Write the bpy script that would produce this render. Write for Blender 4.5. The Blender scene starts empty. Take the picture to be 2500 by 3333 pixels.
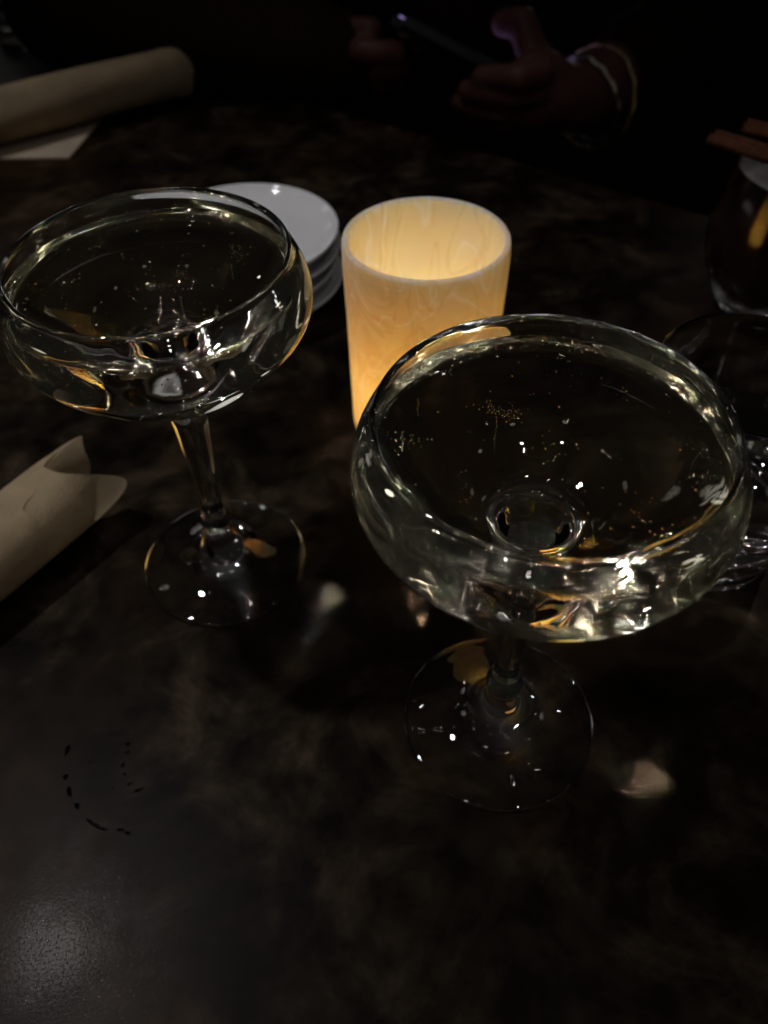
import bpy, bmesh, math, random
import numpy as np
from mathutils import Vector, Matrix

random.seed(7)
rng = np.random.default_rng(11)
S = bpy.context.scene
C = S.collection
PI = math.pi
R = math.radians

# ------------------------------------------------------------------ camera
cam_d = bpy.data.cameras.new('camera')
cam = bpy.data.objects.new('camera', cam_d)
C.objects.link(cam)
pitch, roll = R(47.81), R(-1.30)
fw = Vector((0, math.cos(pitch), -math.sin(pitch)))
rt0 = Vector((1, 0, 0))
up0 = rt0.cross(fw)
rt = rt0 * math.cos(roll) + up0 * math.sin(roll)
up = -rt0 * math.sin(roll) + up0 * math.cos(roll)
m = Matrix.Identity(4)
for i in range(3):
    m[i][0], m[i][1], m[i][2] = rt[i], up[i], -fw[i]
m.translation = Vector((0, 0, 0.2666))
cam.matrix_world = m
cam_d.sensor_fit = 'HORIZONTAL'
cam_d.sensor_width = 36
cam_d.lens = 36 * 2601.4 / 2500
cam_d.clip_start = 0.005
cam_d.clip_end = 50
cam_d.dof.use_dof = True
cam_d.dof.focus_distance = 0.225
cam_d.dof.aperture_fstop = 15
S.camera = cam

# ------------------------------------------------------------------ world and exposure
w = bpy.data.worlds.new('World')
S.world = w
w.use_nodes = True
w.node_tree.nodes['Background'].inputs['Color'].default_value = (1.0, 0.92, 0.82, 1)
w.node_tree.nodes['Background'].inputs['Strength'].default_value = 0.006
S.view_settings.view_transform = 'Standard'
S.view_settings.look = 'None'
S.view_settings.exposure = 0
S.view_settings.gamma = 1
S.view_settings.use_curve_mapping = False
cy = S.cycles
cy.use_adaptive_sampling = False
cy.use_denoising = True
cy.denoiser = 'OPENIMAGEDENOISE'
cy.denoising_input_passes = 'RGB_ALBEDO_NORMAL'
cy.denoising_prefilter = 'ACCURATE'
cy.caustics_reflective = True
cy.caustics_refractive = True
cy.blur_glossy = 0.0
cy.max_bounces = 22
cy.transmission_bounces = 22
cy.glossy_bounces = 12
cy.diffuse_bounces = 4
cy.transparent_max_bounces = 16
cy.sample_clamp_direct = 0
cy.use_guiding = True
cy.use_surface_guiding = True
cy.use_volume_guiding = False
cy.guiding_training_samples = 128
cy.sample_clamp_indirect = 500.0

# ------------------------------------------------------------------ the room's ceiling spot lamps, and lamps added for caustics and rim highlights
def spot(name, loc, aim, power, size, rad=0.022, col=(1, 0.97, 0.95), blend=1.0):
    d = bpy.data.lights.new(name, 'SPOT')
    d.energy = power
    d.color = col
    d.spot_size = R(size)
    d.spot_blend = blend
    d.shadow_soft_size = rad
    o = bpy.data.objects.new(name, d)
    C.objects.link(o)
    o.location = loc
    o.rotation_euler = (Vector(aim) - Vector(loc)).to_track_quat('-Z', 'Y').to_euler()
    return o

# downlights over the table
spot('ceiling_spot', (-0.87, 0.56, 2.0), (-0.20, 0.28, 0), 49, 28, 0.055, (1.0, 0.98, 0.99))
spot('ceiling_spot', (-0.60, -0.85, 1.9), (-0.05, 0.22, 0), 9, 26, 0.04, (1.0, 0.94, 0.90))
spot('ceiling_spot', (0.50, -0.80, 1.9), (-0.03, 0.18, 0), 10, 26, 0.04, (1.0, 0.94, 0.90))
# tight unseen spots added to throw caustics through the two bowls
BL_, BF_ = Vector((-0.068, 0.2154, 0.122)), Vector((0.0394, 0.1384, 0.122))
for tgt, off, pw in ((BL_, (-0.72, 0.44, 1.88), 900), (BF_, (-0.76, 0.46, 1.88), 900), (BL_, (-0.55, -1.02, 1.88), 900), (BL_, (0.42, -0.80, 1.88), 800), (BL_, (-0.45, 0.74, 1.88), 500), (BF_, (0.42, -0.80, 1.88), 900)):
    spot('added_glass_spot', tgt + Vector(off), tgt, pw * 0.8, 1.75, 0.014, (1.0, 0.95, 0.93), 0.25)
spot('added_glass_spot', (0.62, 0.75, 1.9), (0.1345, 0.2235, 0.05), 60, 2.2, 0.014, (1.0, 0.96, 0.93), 0.3)  # unseen spot added to put glints in the tumbler
# pin lamps on the ceiling round about, seen only as points of light in the glass
for p in ((0.35, 0.95, 2.1), (0.75, 0.10, 2.0), (-0.05, -0.35, 2.1), (-1.1, -0.1, 2.0), (0.10, 1.7, 2.1), (-0.28, 0.38, 2.2), (0.9, 1.3, 2.0), (-1.2, 1.5, 2.0),
          (0.42, 0.42, 2.2), (0.05, 0.62, 2.2), (-0.40, 1.45, 2.1), (0.62, 0.72, 2.1), (0.12, 1.15, 2.15), (-0.05, 0.12, 2.2), (0.28, 0.05, 2.2), (-0.62, 0.12, 2.1)):
    spot('pin_lamp', p, (0.0, 0.22, 0.05), 0.25, 40, 0.006, (1, 0.97, 0.95))
# lamps added round the room, small and broad, for highlights on the glass rims
for k in range(9):
    a_ = R(360 * k / 9 + (17, 5, -9)[k % 3])
    h_ = (0.55, 1.15, 0.35, 1.45)[k % 4]
    spot('added_rim_lamp', (3.0 * math.cos(a_), 0.25 + 3.0 * math.sin(a_), h_), (0.0, 0.22, 0.08), 1.6, 14, 0.05, (1, 0.96, 0.91))
for az, el in ((20, 22), (62, 14), (118, 14), (158, 24), (200, 34), (245, 28), (292, 30), (338, 38)):
    a_, e_ = R(az), R(el)
    p_ = (2.8 * math.cos(a_) * math.cos(e_), 0.22 + 2.8 * math.sin(a_) * math.cos(e_), 0.08 + 2.8 * math.sin(e_))
    spot('added_broad_lamp', p_, (0.0, 0.20, 0.08), (2.4 if el < 26 else 0.9), 15, (0.24 if el < 26 else 0.10), (1, 0.97, 0.94))  # broad unseen lamp added to silver the glass rims

# ------------------------------------------------------------------ material helpers
def new_mat(name):
    mt = bpy.data.materials.new(name)
    mt.use_nodes = True
    nt = mt.node_tree
    nt.nodes.clear()
    out = nt.nodes.new('ShaderNodeOutputMaterial')
    return mt, nt, out

def N(nt, typ, **kw):
    n = nt.nodes.new(typ)
    for k, v in kw.items():
        if k.startswith('i_'):
            n.inputs[k[2:].replace('_', ' ')].default_value = v
        else:
            setattr(n, k, v)
    return n

def ramp(nt, src, stops, interp='LINEAR'):
    n = nt.nodes.new('ShaderNodeValToRGB')
    n.color_ramp.interpolation = interp
    el = n.color_ramp.elements
    while len(el) < len(stops):
        el.new(0.5)
    for e, (p, c) in zip(el, stops):
        e.position = p
        e.color = (c, c, c, 1) if isinstance(c, (int, float)) else (*c, 1)
    nt.links.new(src, n.inputs['Fac'])
    return n

def principled(name, col, rough=0.5, spec=0.5, metal=0.0, noise=0, nscale=60, bump=0, bscale=200, sss=0):
    mt, nt, out = new_mat(name)
    b = N(nt, 'ShaderNodeBsdfPrincipled')
    b.inputs['Base Color'].default_value = (*col, 1)
    b.inputs['Roughness'].default_value = rough
    b.inputs['Specular IOR Level'].default_value = spec
    b.inputs['Metallic'].default_value = metal
    tc = N(nt, 'ShaderNodeTexCoord')
    if noise:
        t = N(nt, 'ShaderNodeTexNoise', i_Scale=nscale, i_Detail=6.0, i_Roughness=0.6)
        nt.links.new(tc.outputs['Object'], t.inputs['Vector'])
        lo = tuple(c * (1 - noise) for c in col)
        hi = tuple(min(1, c * (1 + noise)) for c in col)
        r = ramp(nt, t.outputs['Fac'], [(0.3, lo), (0.7, hi)])
        nt.links.new(r.outputs['Color'], b.inputs['Base Color'])
    if bump:
        t = N(nt, 'ShaderNodeTexNoise', i_Scale=bscale, i_Detail=5.0)
        nt.links.new(tc.outputs['Object'], t.inputs['Vector'])
        bp = N(nt, 'ShaderNodeBump', i_Strength=bump, i_Distance=0.001)
        nt.links.new(t.outputs['Fac'], bp.inputs['Height'])
        nt.links.new(bp.outputs['Normal'], b.inputs['Normal'])
    if sss:
        b.inputs['Subsurface Weight'].default_value = sss
        b.inputs['Subsurface Radius'].default_value = (0.008, 0.004, 0.002)
        b.inputs['Subsurface Scale'].default_value = 1.0
    nt.links.new(b.outputs['BSDF'], out.inputs['Surface'])
    return mt

def glass(name, ior, col=(1, 1, 1), rough=0.0):
    mt, nt, out = new_mat(name)
    g = N(nt, 'ShaderNodeBsdfGlass', i_IOR=ior, i_Roughness=rough)
    g.inputs['Color'].default_value = (*col, 1)
    nt.links.new(g.outputs['BSDF'], out.inputs['Surface'])
    return mt

def thin_glass(name):
    """flat thin glass: light passes straight, both faces mirror by Fresnel"""
    mt, nt, out = new_mat(name)
    ge = N(nt, 'ShaderNodeNewGeometry')
    ior = N(nt, 'ShaderNodeMapRange')
    ior.inputs['To Min'].default_value = 1.5
    ior.inputs['To Max'].default_value = 1 / 1.5
    nt.links.new(ge.outputs['Backfacing'], ior.inputs['Value'])
    fr = N(nt, 'ShaderNodeFresnel')
    nt.links.new(ior.outputs['Result'], fr.inputs['IOR'])
    tr = N(nt, 'ShaderNodeBsdfTransparent')
    tr.inputs['Color'].default_value = (0.98, 0.985, 0.98, 1)
    gl = N(nt, 'ShaderNodeBsdfGlossy', i_Roughness=0.0)
    mx = N(nt, 'ShaderNodeMixShader')
    nt.links.new(fr.outputs['Fac'], mx.inputs[0])
    nt.links.new(tr.outputs['BSDF'], mx.inputs[1])
    nt.links.new(gl.outputs['BSDF'], mx.inputs[2])
    nt.links.new(mx.outputs['Shader'], out.inputs['Surface'])
    return mt

M = {}
M['thin_glass'] = thin_glass('thin_foot_glass')
M['glass'] = glass('clear_glass', 1.5, (0.993, 0.995, 0.993))
M['wine_top'] = glass('wine_surface', 1.34, (0.99, 0.985, 0.95))
M['wine_wall'] = glass('wine_against_glass', 1.34 / 1.5, (0.988, 0.978, 0.93))
M['bubble'] = glass('bubble_in_wine', 1 / 1.34, (1, 1, 1))
M['water_top'] = glass('water_surface', 1.33, (1, 1, 1))
M['water_wall'] = glass('water_against_glass', 1.33 / 1.5, (1, 1, 1))
M['drop'] = glass('water_drop', 1.33, (1, 1, 1))
M['plate'] = principled('white_glazed_china', (0.72, 0.72, 0.74), 0.04, 0.5, bump=0.02, bscale=40)
M['skin'] = principled('skin', (0.13, 0.052, 0.038), 0.5, 0.4, noise=0.12, nscale=80, bump=0.15, bscale=500, sss=0.15)
M['phone'] = principled('phone_case', (0.015, 0.015, 0.017), 0.45, 0.4, bump=0.05)
M['sweater'] = principled('dark_brown_knit', (0.022, 0.012, 0.006), 0.95, 0.15, noise=0.4, nscale=200, bump=0.6, bscale=350)
M['hair'] = principled('dark_hair', (0.012, 0.008, 0.006), 0.5, 0.4, noise=0.3, nscale=150)
M['silver'] = principled('silver', (0.5, 0.5, 0.48), 0.35, 0.5, 1.0)
M['gold'] = principled('gold', (0.45, 0.36, 0.2), 0.35, 0.5, 1.0)
M['floor'] = principled('dark_floor', (0.010, 0.008, 0.007), 0.7, 0.3, noise=0.4, nscale=12)
M['iron'] = principled('black_iron', (0.02, 0.02, 0.02), 0.5, 0.5, 0.5, bump=0.2)
M['bark'] = principled('cinnamon_bark', (0.085, 0.028, 0.012), 0.8, 0.2, noise=0.5, nscale=240, bump=0.8, bscale=300)
M['wax'] = principled('lamp_plastic', (0.8, 0.75, 0.62), 0.5, 0.4)

def table_material():
    mt, nt, out = new_mat('dark_patinated_metal')
    L = nt.links.new
    b = N(nt, 'ShaderNodeBsdfPrincipled')
    tc = N(nt, 'ShaderNodeTexCoord')
    co = tc.outputs['Object']
    n1 = N(nt, 'ShaderNodeTexNoise', i_Scale=24.0, i_Detail=8.0, i_Roughness=0.62, i_Distortion=0.6)
    n2 = N(nt, 'ShaderNodeTexNoise', i_Scale=70.0, i_Detail=6.0, i_Roughness=0.6)
    n3 = N(nt, 'ShaderNodeTexNoise', i_Scale=900.0, i_Detail=3.0, i_Roughness=0.6)
    n4 = N(nt, 'ShaderNodeTexNoise', i_Scale=6.0, i_Detail=4.0)
    for n in (n1, n2, n3, n4):
        L(co, n.inputs['Vector'])
    c1 = ramp(nt, n1.outputs['Fac'], [(0.33, (0.0024, 0.0016, 0.0009)), (0.50, (0.0105, 0.0070, 0.0040)), (0.58, (0.024, 0.0163, 0.0100)), (0.70, (0.054, 0.038, 0.025))])
    c2 = ramp(nt, n2.outputs['Fac'], [(0.35, 0.5), (0.65, 1.5)])
    mx = N(nt, 'ShaderNodeMix', data_type='RGBA', blend_type='MULTIPLY')
    mx.inputs['Factor'].default_value = 1
    L(c1.outputs['Color'], mx.inputs[6])
    L(c2.outputs['Color'], mx.inputs[7])
    # rusty blotches in the patina, browned further to stand in for candle glow
    mx2 = N(nt, 'ShaderNodeMix', data_type='RGBA', blend_type='MIX')
    r4 = ramp(nt, n4.outputs['Fac'], [(0.50, 0.0), (0.66, 0.6)])
    L(r4.outputs['Color'], mx2.inputs['Factor'])
    L(mx.outputs[2], mx2.inputs[6])
    mx2.inputs[7].default_value = (0.030, 0.0145, 0.006, 1)
    # roughness: worn satin with blotches
    rr = ramp(nt, n2.outputs['Fac'], [(0.3, 0.30), (0.7, 0.44)])
    L(rr.outputs['Color'], b.inputs['Roughness'])
    b.inputs['Specular IOR Level'].default_value = 0.045
    b.inputs['Coat Weight'].default_value = 0.011
    b.inputs['Coat Roughness'].default_value = 0.13
    b.inputs['Coat IOR'].default_value = 1.5
    # scratches
    mp = N(nt, 'ShaderNodeMapping')
    mp.inputs['Rotation'].default_value = (0, 0, R(62))
    mp.inputs['Scale'].default_value = (6, 140, 1)
    L(co, mp.inputs['Vector'])
    sc = N(nt, 'ShaderNodeTexNoise', i_Scale=2.0, i_Detail=3.0, i_Distortion=0.4)
    L(mp.outputs['Vector'], sc.inputs['Vector'])
    scr = ramp(nt, sc.outputs['Fac'], [(0.66, 0.0), (0.72, 1.0)])
    # pitted patch near the front left
    gm = N(nt, 'ShaderNodeMapping')
    gm.inputs['Location'].default_value = (0.098, -0.066, 0)
    gm.vector_type = 'POINT'
    L(co, gm.inputs['Vector'])
    ln = N(nt, 'ShaderNodeVectorMath', operation='LENGTH')
    L(gm.outputs['Vector'], ln.inputs[0])
    ad = N(nt, 'ShaderNodeMath', operation='MULTIPLY_ADD')
    L(n2.outputs['Fac'], ad.inputs[0])
    ad.inputs[1].default_value = 0.03
    L(ln.outputs['Value'], ad.inputs[2])
    pm = ramp(nt, ad.outputs['Value'], [(0.020, 1.0), (0.050, 0.0)])
    vo = N(nt, 'ShaderNodeTexNoise', i_Scale=1000.0, i_Detail=4.0, i_Roughness=0.7)
    L(co, vo.inputs['Vector'])
    vr = ramp(nt, vo.outputs['Fac'], [(0.56, 0.0), (0.64, 1.0)])
    pit = N(nt, 'ShaderNodeMath', operation='MULTIPLY')
    L(pm.outputs['Color'], pit.inputs[0])
    L(vr.outputs['Color'], pit.inputs[1])
    # worn specks there, given a bright metal colour as glints
    mx3 = N(nt, 'ShaderNodeMix', data_type='RGBA')
    L(pit.outputs['Value'], mx3.inputs['Factor'])
    L(mx2.outputs[2], mx3.inputs[6])
    mx3.inputs[7].default_value = (0.055, 0.046, 0.036, 1)
    L(mx3.outputs[2], b.inputs['Base Color'])
    L(pit.outputs['Value'], b.inputs['Metallic'])
    h1 = N(nt, 'ShaderNodeMath', operation='MULTIPLY_ADD')
    L(n3.outputs['Fac'], h1.inputs[0])
    h1.inputs[1].default_value = 0.08
    h2 = N(nt, 'ShaderNodeMath', operation='MULTIPLY_ADD')
    L(pit.outputs['Value'], h2.inputs[0])
    h2.inputs[1].default_value = 0.12
    h3 = N(nt, 'ShaderNodeMath', operation='MULTIPLY')
    L(n2.outputs['Fac'], h3.inputs[0])
    h3.inputs[1].default_value = 0.22
    L(h3.outputs['Value'], h2.inputs[2])
    L(h2.outputs['Value'], h1.inputs[2])
    h4 = N(nt, 'ShaderNodeMath', operation='MULTIPLY_ADD')
    L(scr.outputs['Color'], h4.inputs[0])
    h4.inputs[1].default_value = -0.01
    L(h1.outputs['Value'], h4.inputs[2])
    bp = N(nt, 'ShaderNodeBump', i_Strength=0.4, i_Distance=0.0006)
    L(h4.outputs['Value'], bp.inputs['Height'])
    L(bp.outputs['Normal'], b.inputs['Normal'])
    L(bp.outputs['Normal'], b.inputs['Coat Normal'])
    L(b.outputs['BSDF'], out.inputs['Surface'])
    return mt
M['table'] = table_material()

def alabaster():
    mt, nt, out = new_mat('marbled_alabaster_resin')
    L = nt.links.new
    b = N(nt, 'ShaderNodeBsdfPrincipled')
    tc = N(nt, 'ShaderNodeTexCoord')
    mp = N(nt, 'ShaderNodeMapping')
    mp.inputs['Scale'].default_value = (1, 1, 0.42)
    L(tc.outputs['Object'], mp.inputs['Vector'])
    d = N(nt, 'ShaderNodeTexNoise', i_Scale=22.0, i_Detail=2.0)
    L(mp.outputs['Vector'], d.inputs['Vector'])
    ad = N(nt, 'ShaderNodeVectorMath', operation='MULTIPLY_ADD')
    L(d.outputs['Color'], ad.inputs[0])
    ad.inputs[1].default_value = (0.07, 0.07, 0.07)
    L(mp.outputs['Vector'], ad.inputs[2])
    v = N(nt, 'ShaderNodeTexNoise', i_Scale=34.0, i_Detail=3.0, i_Roughness=0.6, i_Distortion=1.2)
    L(ad.outputs['Vector'], v.inputs['Vector'])
    v2 = N(nt, 'ShaderNodeTexNoise', i_Scale=28.0, i_Detail=1.5, i_Distortion=1.6)
    L(ad.outputs['Vector'], v2.inputs['Vector'])
    # thin veins where the noise crosses a level
    dark = ramp(nt, v.outputs['Fac'], [(0.44, 0.0), (0.485, 1.0), (0.53, 0.0)])
    light = ramp(nt, v2.outputs['Fac'], [(0.48, 0.0), (0.50, 1.0), (0.52, 0.0)])
    base = ramp(nt, d.outputs['Fac'], [(0.3, (0.86, 0.76, 0.58)), (0.7, (0.91, 0.82, 0.66))])
    m1 = N(nt, 'ShaderNodeMix', data_type='RGBA')
    L(light.outputs['Color'], m1.inputs['Factor'])
    L(base.outputs['Color'], m1.inputs[6])
    m1.inputs[7].default_value = (0.97, 0.94, 0.87, 1)
    m2 = N(nt, 'ShaderNodeMix', data_type='RGBA')
    fm = N(nt, 'ShaderNodeMath', operation='MULTIPLY')
    fm.inputs[1].default_value = 0.6
    L(dark.outputs['Color'], fm.inputs[0])
    L(fm.outputs['Value'], m2.inputs['Factor'])
    L(m1.outputs[2], m2.inputs[6])
    m2.inputs[7].default_value = (0.74, 0.60, 0.40, 1)
    L(m2.outputs[2], b.inputs['Base Color'])
    b.inputs['Subsurface Weight'].default_value = 1.0
    b.inputs['Subsurface Radius'].default_value = (1.0, 0.75, 0.42)
    b.inputs['Subsurface Scale'].default_value = 0.016
    b.inputs['Subsurface Anisotropy'].default_value = 0.7
    b.inputs['Roughness'].default_value = 0.35
    b.inputs['Specular IOR Level'].default_value = 0.3
    L(b.outputs['BSDF'], out.inputs['Surface'])
    return mt
M['alabaster'] = alabaster()

def paper(name, col, transl=0.25):
    mt, nt, out = new_mat(name)
    L = nt.links.new
    tc = N(nt, 'ShaderNodeTexCoord')
    n = N(nt, 'ShaderNodeTexNoise', i_Scale=45.0, i_Detail=6.0, i_Roughness=0.6)
    L(tc.outputs['Object'], n.inputs['Vector'])
    n2 = N(nt, 'ShaderNodeTexNoise', i_Scale=900.0, i_Detail=3.0)
    L(tc.outputs['Object'], n2.inputs['Vector'])
    c = ramp(nt, n.outputs['Fac'], [(0.3, tuple(x * 0.82 for x in col)), (0.7, tuple(min(1, x * 1.12) for x in col))])
    df = N(nt, 'ShaderNodeBsdfPrincipled', i_Roughness=0.9)
    df.inputs['Specular IOR Level'].default_value = 0.1
    tr = N(nt, 'ShaderNodeBsdfTranslucent')
    mx = N(nt, 'ShaderNodeMixShader')
    mx.inputs[0].default_value = transl
    bp = N(nt, 'ShaderNodeBump', i_Strength=0.5, i_Distance=0.0008)
    cs = N(nt, 'ShaderNodeMath', operation='MULTIPLY_ADD')
    L(n.outputs['Fac'], cs.inputs[0])
    cs.inputs[1].default_value = 3.0
    L(n2.outputs['Fac'], cs.inputs[2])
    L(cs.outputs['Value'], bp.inputs['Height'])
    L(bp.outputs['Normal'], df.inputs['Normal'])
    L(bp.outputs['Normal'], tr.inputs['Normal'])
    L(c.outputs['Color'], df.inputs['Base Color'])
    L(c.outputs['Color'], tr.inputs['Color'])
    L(df.outputs['BSDF'], mx.inputs[1])
    L(tr.outputs['BSDF'], mx.inputs[2])
    L(mx.outputs['Shader'], out.inputs['Surface'])
    return mt
M['napkin'] = paper('beige_napkin', (0.62, 0.49, 0.315), 0.45)
M['napkin_pale'] = paper('pale_paper', (0.66, 0.55, 0.42))

def emission(name, col, strength):
    mt, nt, out = new_mat(name)
    e = N(nt, 'ShaderNodeEmission', i_Strength=strength)
    e.inputs['Color'].default_value = (*col, 1)
    nt.links.new(e.outputs['Emission'], out.inputs['Surface'])
    return mt
M['screen'] = emission('phone_screen', (0.62, 0.42, 1.0), 0.5)
M['flame'] = emission('flame_bulb', (1.0, 0.70, 0.355), 20.5)

# drink with absorption (spiced brown drink)
def brown_drink():
    mt, nt, out = new_mat('brown_spiced_drink')
    b = N(nt, 'ShaderNodeBsdfPrincipled', i_Roughness=0.25, i_IOR=1.34)
    b.inputs['Base Color'].default_value = (0.035, 0.013, 0.008, 1)
    nt.links.new(b.outputs['BSDF'], out.inputs['Surface'])
    return mt
M['brown_drink'] = brown_drink()

# ------------------------------------------------------------------ object helpers
def link(o, parent=None):
    C.objects.link(o)
    if parent is not None:
        o.parent = parent
    return o

def tag(o, label, cat, group=None):
    o['label'] = label
    o['category'] = cat
    if group:
        o['group'] = group
    return o

def thing(name, label, cat, loc=(0, 0, 0), rotz=0.0, group=None):
    o = bpy.data.objects.new(name, None)
    o.empty_display_size = 0.02
    link(o)
    o.location = loc
    o.rotation_euler = (0, 0, rotz)
    return tag(o, label, cat, group)

def mesh_obj(name, verts, faces, mats, parent=None, fmats=None, normals=None, smooth=True):
    me = bpy.data.meshes.new(name)
    me.from_pydata([tuple(v) for v in verts], [], [tuple(f) for f in faces])
    for mt in (mats if isinstance(mats, (list, tuple)) else [mats]):
        me.materials.append(mt)
    if smooth:
        me.polygons.foreach_set('use_smooth', [True] * len(me.polygons))
    if fmats is not None:
        me.polygons.foreach_set('material_index', fmats)
    me.update()
    if normals is not None:
        me.normals_split_custom_set_from_vertices([tuple(n) for n in normals])
    return link(bpy.data.objects.new(name, me), parent)

def bm_obj(name, bm, mat, parent=None, smooth=True):
    me = bpy.data.meshes.new(name)
    bm.to_mesh(me)
    bm.free()
    for mt in (mat if isinstance(mat, (list, tuple)) else [mat]):
        me.materials.append(mt)
    if smooth:
        me.polygons.foreach_set('use_smooth', [True] * len(me.polygons))
    me.update()
    return link(bpy.data.objects.new(name, me), parent)

def bevel_mod(o, wdt, seg=3):
    md = o.modifiers.new('bevel', 'BEVEL')
    md.width = wdt
    md.segments = seg
    md.limit_method = 'ANGLE'
    md.angle_limit = R(40)
    return o

def catmull(pts, n):
    """dense curve through the (r, z) points"""
    P = np.array(pts, float)
    P = np.vstack([2 * P[0] - P[1], P, 2 * P[-1] - P[-2]])
    out = []
    for i in range(1, len(P) - 2):
        p0, p1, p2, p3 = P[i - 1], P[i], P[i + 1], P[i + 2]
        d0, d1, d2 = (max(1e-7, np.linalg.norm(a - b)) ** 0.5 for a, b in ((p1, p0), (p2, p1), (p3, p2)))
        m1 = (p1 - p0) / d0 - (p2 - p0) / (d0 + d1) + (p2 - p1) / d1
        m2 = (p2 - p1) / d1 - (p3 - p1) / (d1 + d2) + (p3 - p2) / d2
        m1 *= d1
        m2 *= d1
        for k in range(n):
            t = k / n
            t2, t3 = t * t, t * t * t
            out.append((2 * t3 - 3 * t2 + 1) * p1 + (t3 - 2 * t2 + t) * m1 + (-2 * t3 + 3 * t2) * p2 + (t3 - t2) * m2)
    out.append(P[-2])
    o = np.array(out)
    o[:, 0] = np.maximum(o[:, 0], 0)
    return o

def lathe_grid(prof, seg, pert=None):
    """prof (n,2) -> positions (n,seg,3), normals (n,seg,3)"""
    n = len(prof)
    ph = np.arange(seg) * 2 * PI / seg
    r = np.repeat(prof[:, 0:1], seg, 1)
    z = np.repeat(prof[:, 1:2], seg, 1)
    if pert is not None:
        r = r + pert(ph[None, :], z, r) * np.clip(r / 0.004, 0, 1)
    P = np.stack([r * np.cos(ph), r * np.sin(ph), z], -1)
    du = np.gradient(P, axis=0)
    dv = np.roll(P, -1, 1) - np.roll(P, 1, 1)
    nn = np.cross(dv, du)
    ln = np.linalg.norm(nn, axis=-1, keepdims=True)
    # at the poles fall back on straight up or down
    for k in (0, n - 1):
        if prof[k, 0] < 1e-6:
            nb = 1 if k == 0 else n - 2
            s = np.sign(nn[nb, 0, 2])
            nn[k] = np.array([0, 0, s])
            ln[k] = 1
    return P, nn / np.maximum(ln, 1e-20)

def grid_mesh(name, P, Nn, mat, parent=None, extra=None):
    """quads of one lathe grid (plus further grids) as ONE mesh"""
    V, F, NN, FM = [], [], [], []
    mats = []
    for (p, nn, mt) in [(P, Nn, mat)] + (extra or []):
        if mt not in mats:
            mats.append(mt)
        mi = mats.index(mt)
        n, s = p.shape[:2]
        rows = []
        for i in range(n):
            pole = np.ptp(p[i, :, 0]) < 1e-9 and np.ptp(p[i, :, 1]) < 1e-9
            if pole:
                rows.append([len(V)] * s)
                V.append(p[i, 0]); NN.append(nn[i, 0])
            else:
                b = len(V)
                V.extend(p[i]); NN.extend(nn[i])
                rows.append(list(range(b, b + s)))
        for i in range(n - 1):
            for j in range(s):
                k = (j + 1) % s
                q = [rows[i][j], rows[i][k], rows[i + 1][k], rows[i + 1][j]]
                u = []
                for a in q:
                    if a not in u:
                        u.append(a)
                if len(u) >= 3:
                    F.append(u); FM.append(mi)
    return mesh_obj(name, V, F, mats, parent, FM, NN)

# ------------------------------------------------------------------ floor and table
bm = bmesh.new()
bmesh.ops.create_grid(bm, x_segments=1, y_segments=1, size=3.0)
fl = bm_obj('floor', bm, M['floor'], smooth=False)
fl.location = (0, 1.0, -0.74)
fl['kind'] = 'structure'

tdir = Vector((0.797, -0.604, 0))      # along the far edge
tnor = Vector((0.604, 0.797, 0))
table = thing('table', 'dark mottled metal-topped table carrying all the glasses', 'table', (0, 0, 0))
def slab(name, d0, d1, n0, n1, z0, z1, mat, parent):
    bm = bmesh.new()
    vs = []
    for z in (z0, z1):
        for d, n in ((d0, n0), (d1, n0), (d1, n1), (d0, n1)):
            p = tdir * d + tnor * n
            vs.append(bm.verts.new((p.x, p.y, z)))
    bm.faces.new(vs[3::-1]); bm.faces.new(vs[4:])
    for k in range(4):
        bm.faces.new((vs[k], vs[(k + 1) % 4], vs[4 + (k + 1) % 4], vs[4 + k]))
    bmesh.ops.recalc_face_normals(bm, faces=bm.faces[:])
    return bm_obj(name, bm, mat, parent, smooth=False)
top = bevel_mod(slab('table_top', -0.95, 0.40, -0.35, 0.535, -0.028, 0.0, M['table'], table), 0.003)
ped = catmull([(0.035, -0.715), (0.035, -0.6), (0.035, -0.2), (0.035, -0.06), (0.10, -0.035), (0.10, -0.0285)], 3)
P_, N_ = lathe_grid(ped, 24)
pd = grid_mesh('pedestal', P_, N_, M['iron'], table); pd.location = (-0.16, 0.22, 0)
P_, N_ = lathe_grid(catmull([(0.0, -0.739), (0.22, -0.739), (0.225, -0.734), (0.22, -0.728), (0.05, -0.716), (0.0, -0.716)], 3), 40)
pb = grid_mesh('pedestal_base', P_, N_, M['iron'], table); pb.location = (-0.16, 0.22, 0)

# ------------------------------------------------------------------ coupe glasses with sparkling wine
LEVEL = 0.1360
outer_pts = [(0.0, 0.0022), (0.012, 0.0021), (0.024, 0.0013), (0.0315, 0.0005), (0.0334, 0.0006), (0.0341, 0.0014), (0.0335, 0.0023),
             (0.029, 0.0032), (0.022, 0.0046), (0.0155, 0.0068), (0.0105, 0.0105), (0.0074, 0.0155), (0.0060, 0.0200), (0.0054, 0.0232),
             (0.0060, 0.0258), (0.0063, 0.0280), (0.0058, 0.0304), (0.0046, 0.0335), (0.0041, 0.038), (0.0042, 0.046), (0.0048, 0.058), (0.0056, 0.070),
             (0.0066, 0.082), (0.0080, 0.0870), (0.0118, 0.0960), (0.0185, 0.0992), (0.0270, 0.1033), (0.0355, 0.1098),
             (0.0425, 0.1173), (0.0464, 0.1232), (0.0476, 0.1294), (0.0465, 0.1352), (0.0442, 0.1405), (0.0425, 0.1436)]
lip_pts = [(0.04225, 0.14435), (0.0414, 0.1446), (0.04070, 0.1440)]
inner_top = [(0.04150, 0.1416), (0.04310, 0.1385), (0.04435, LEVEL)]
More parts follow.
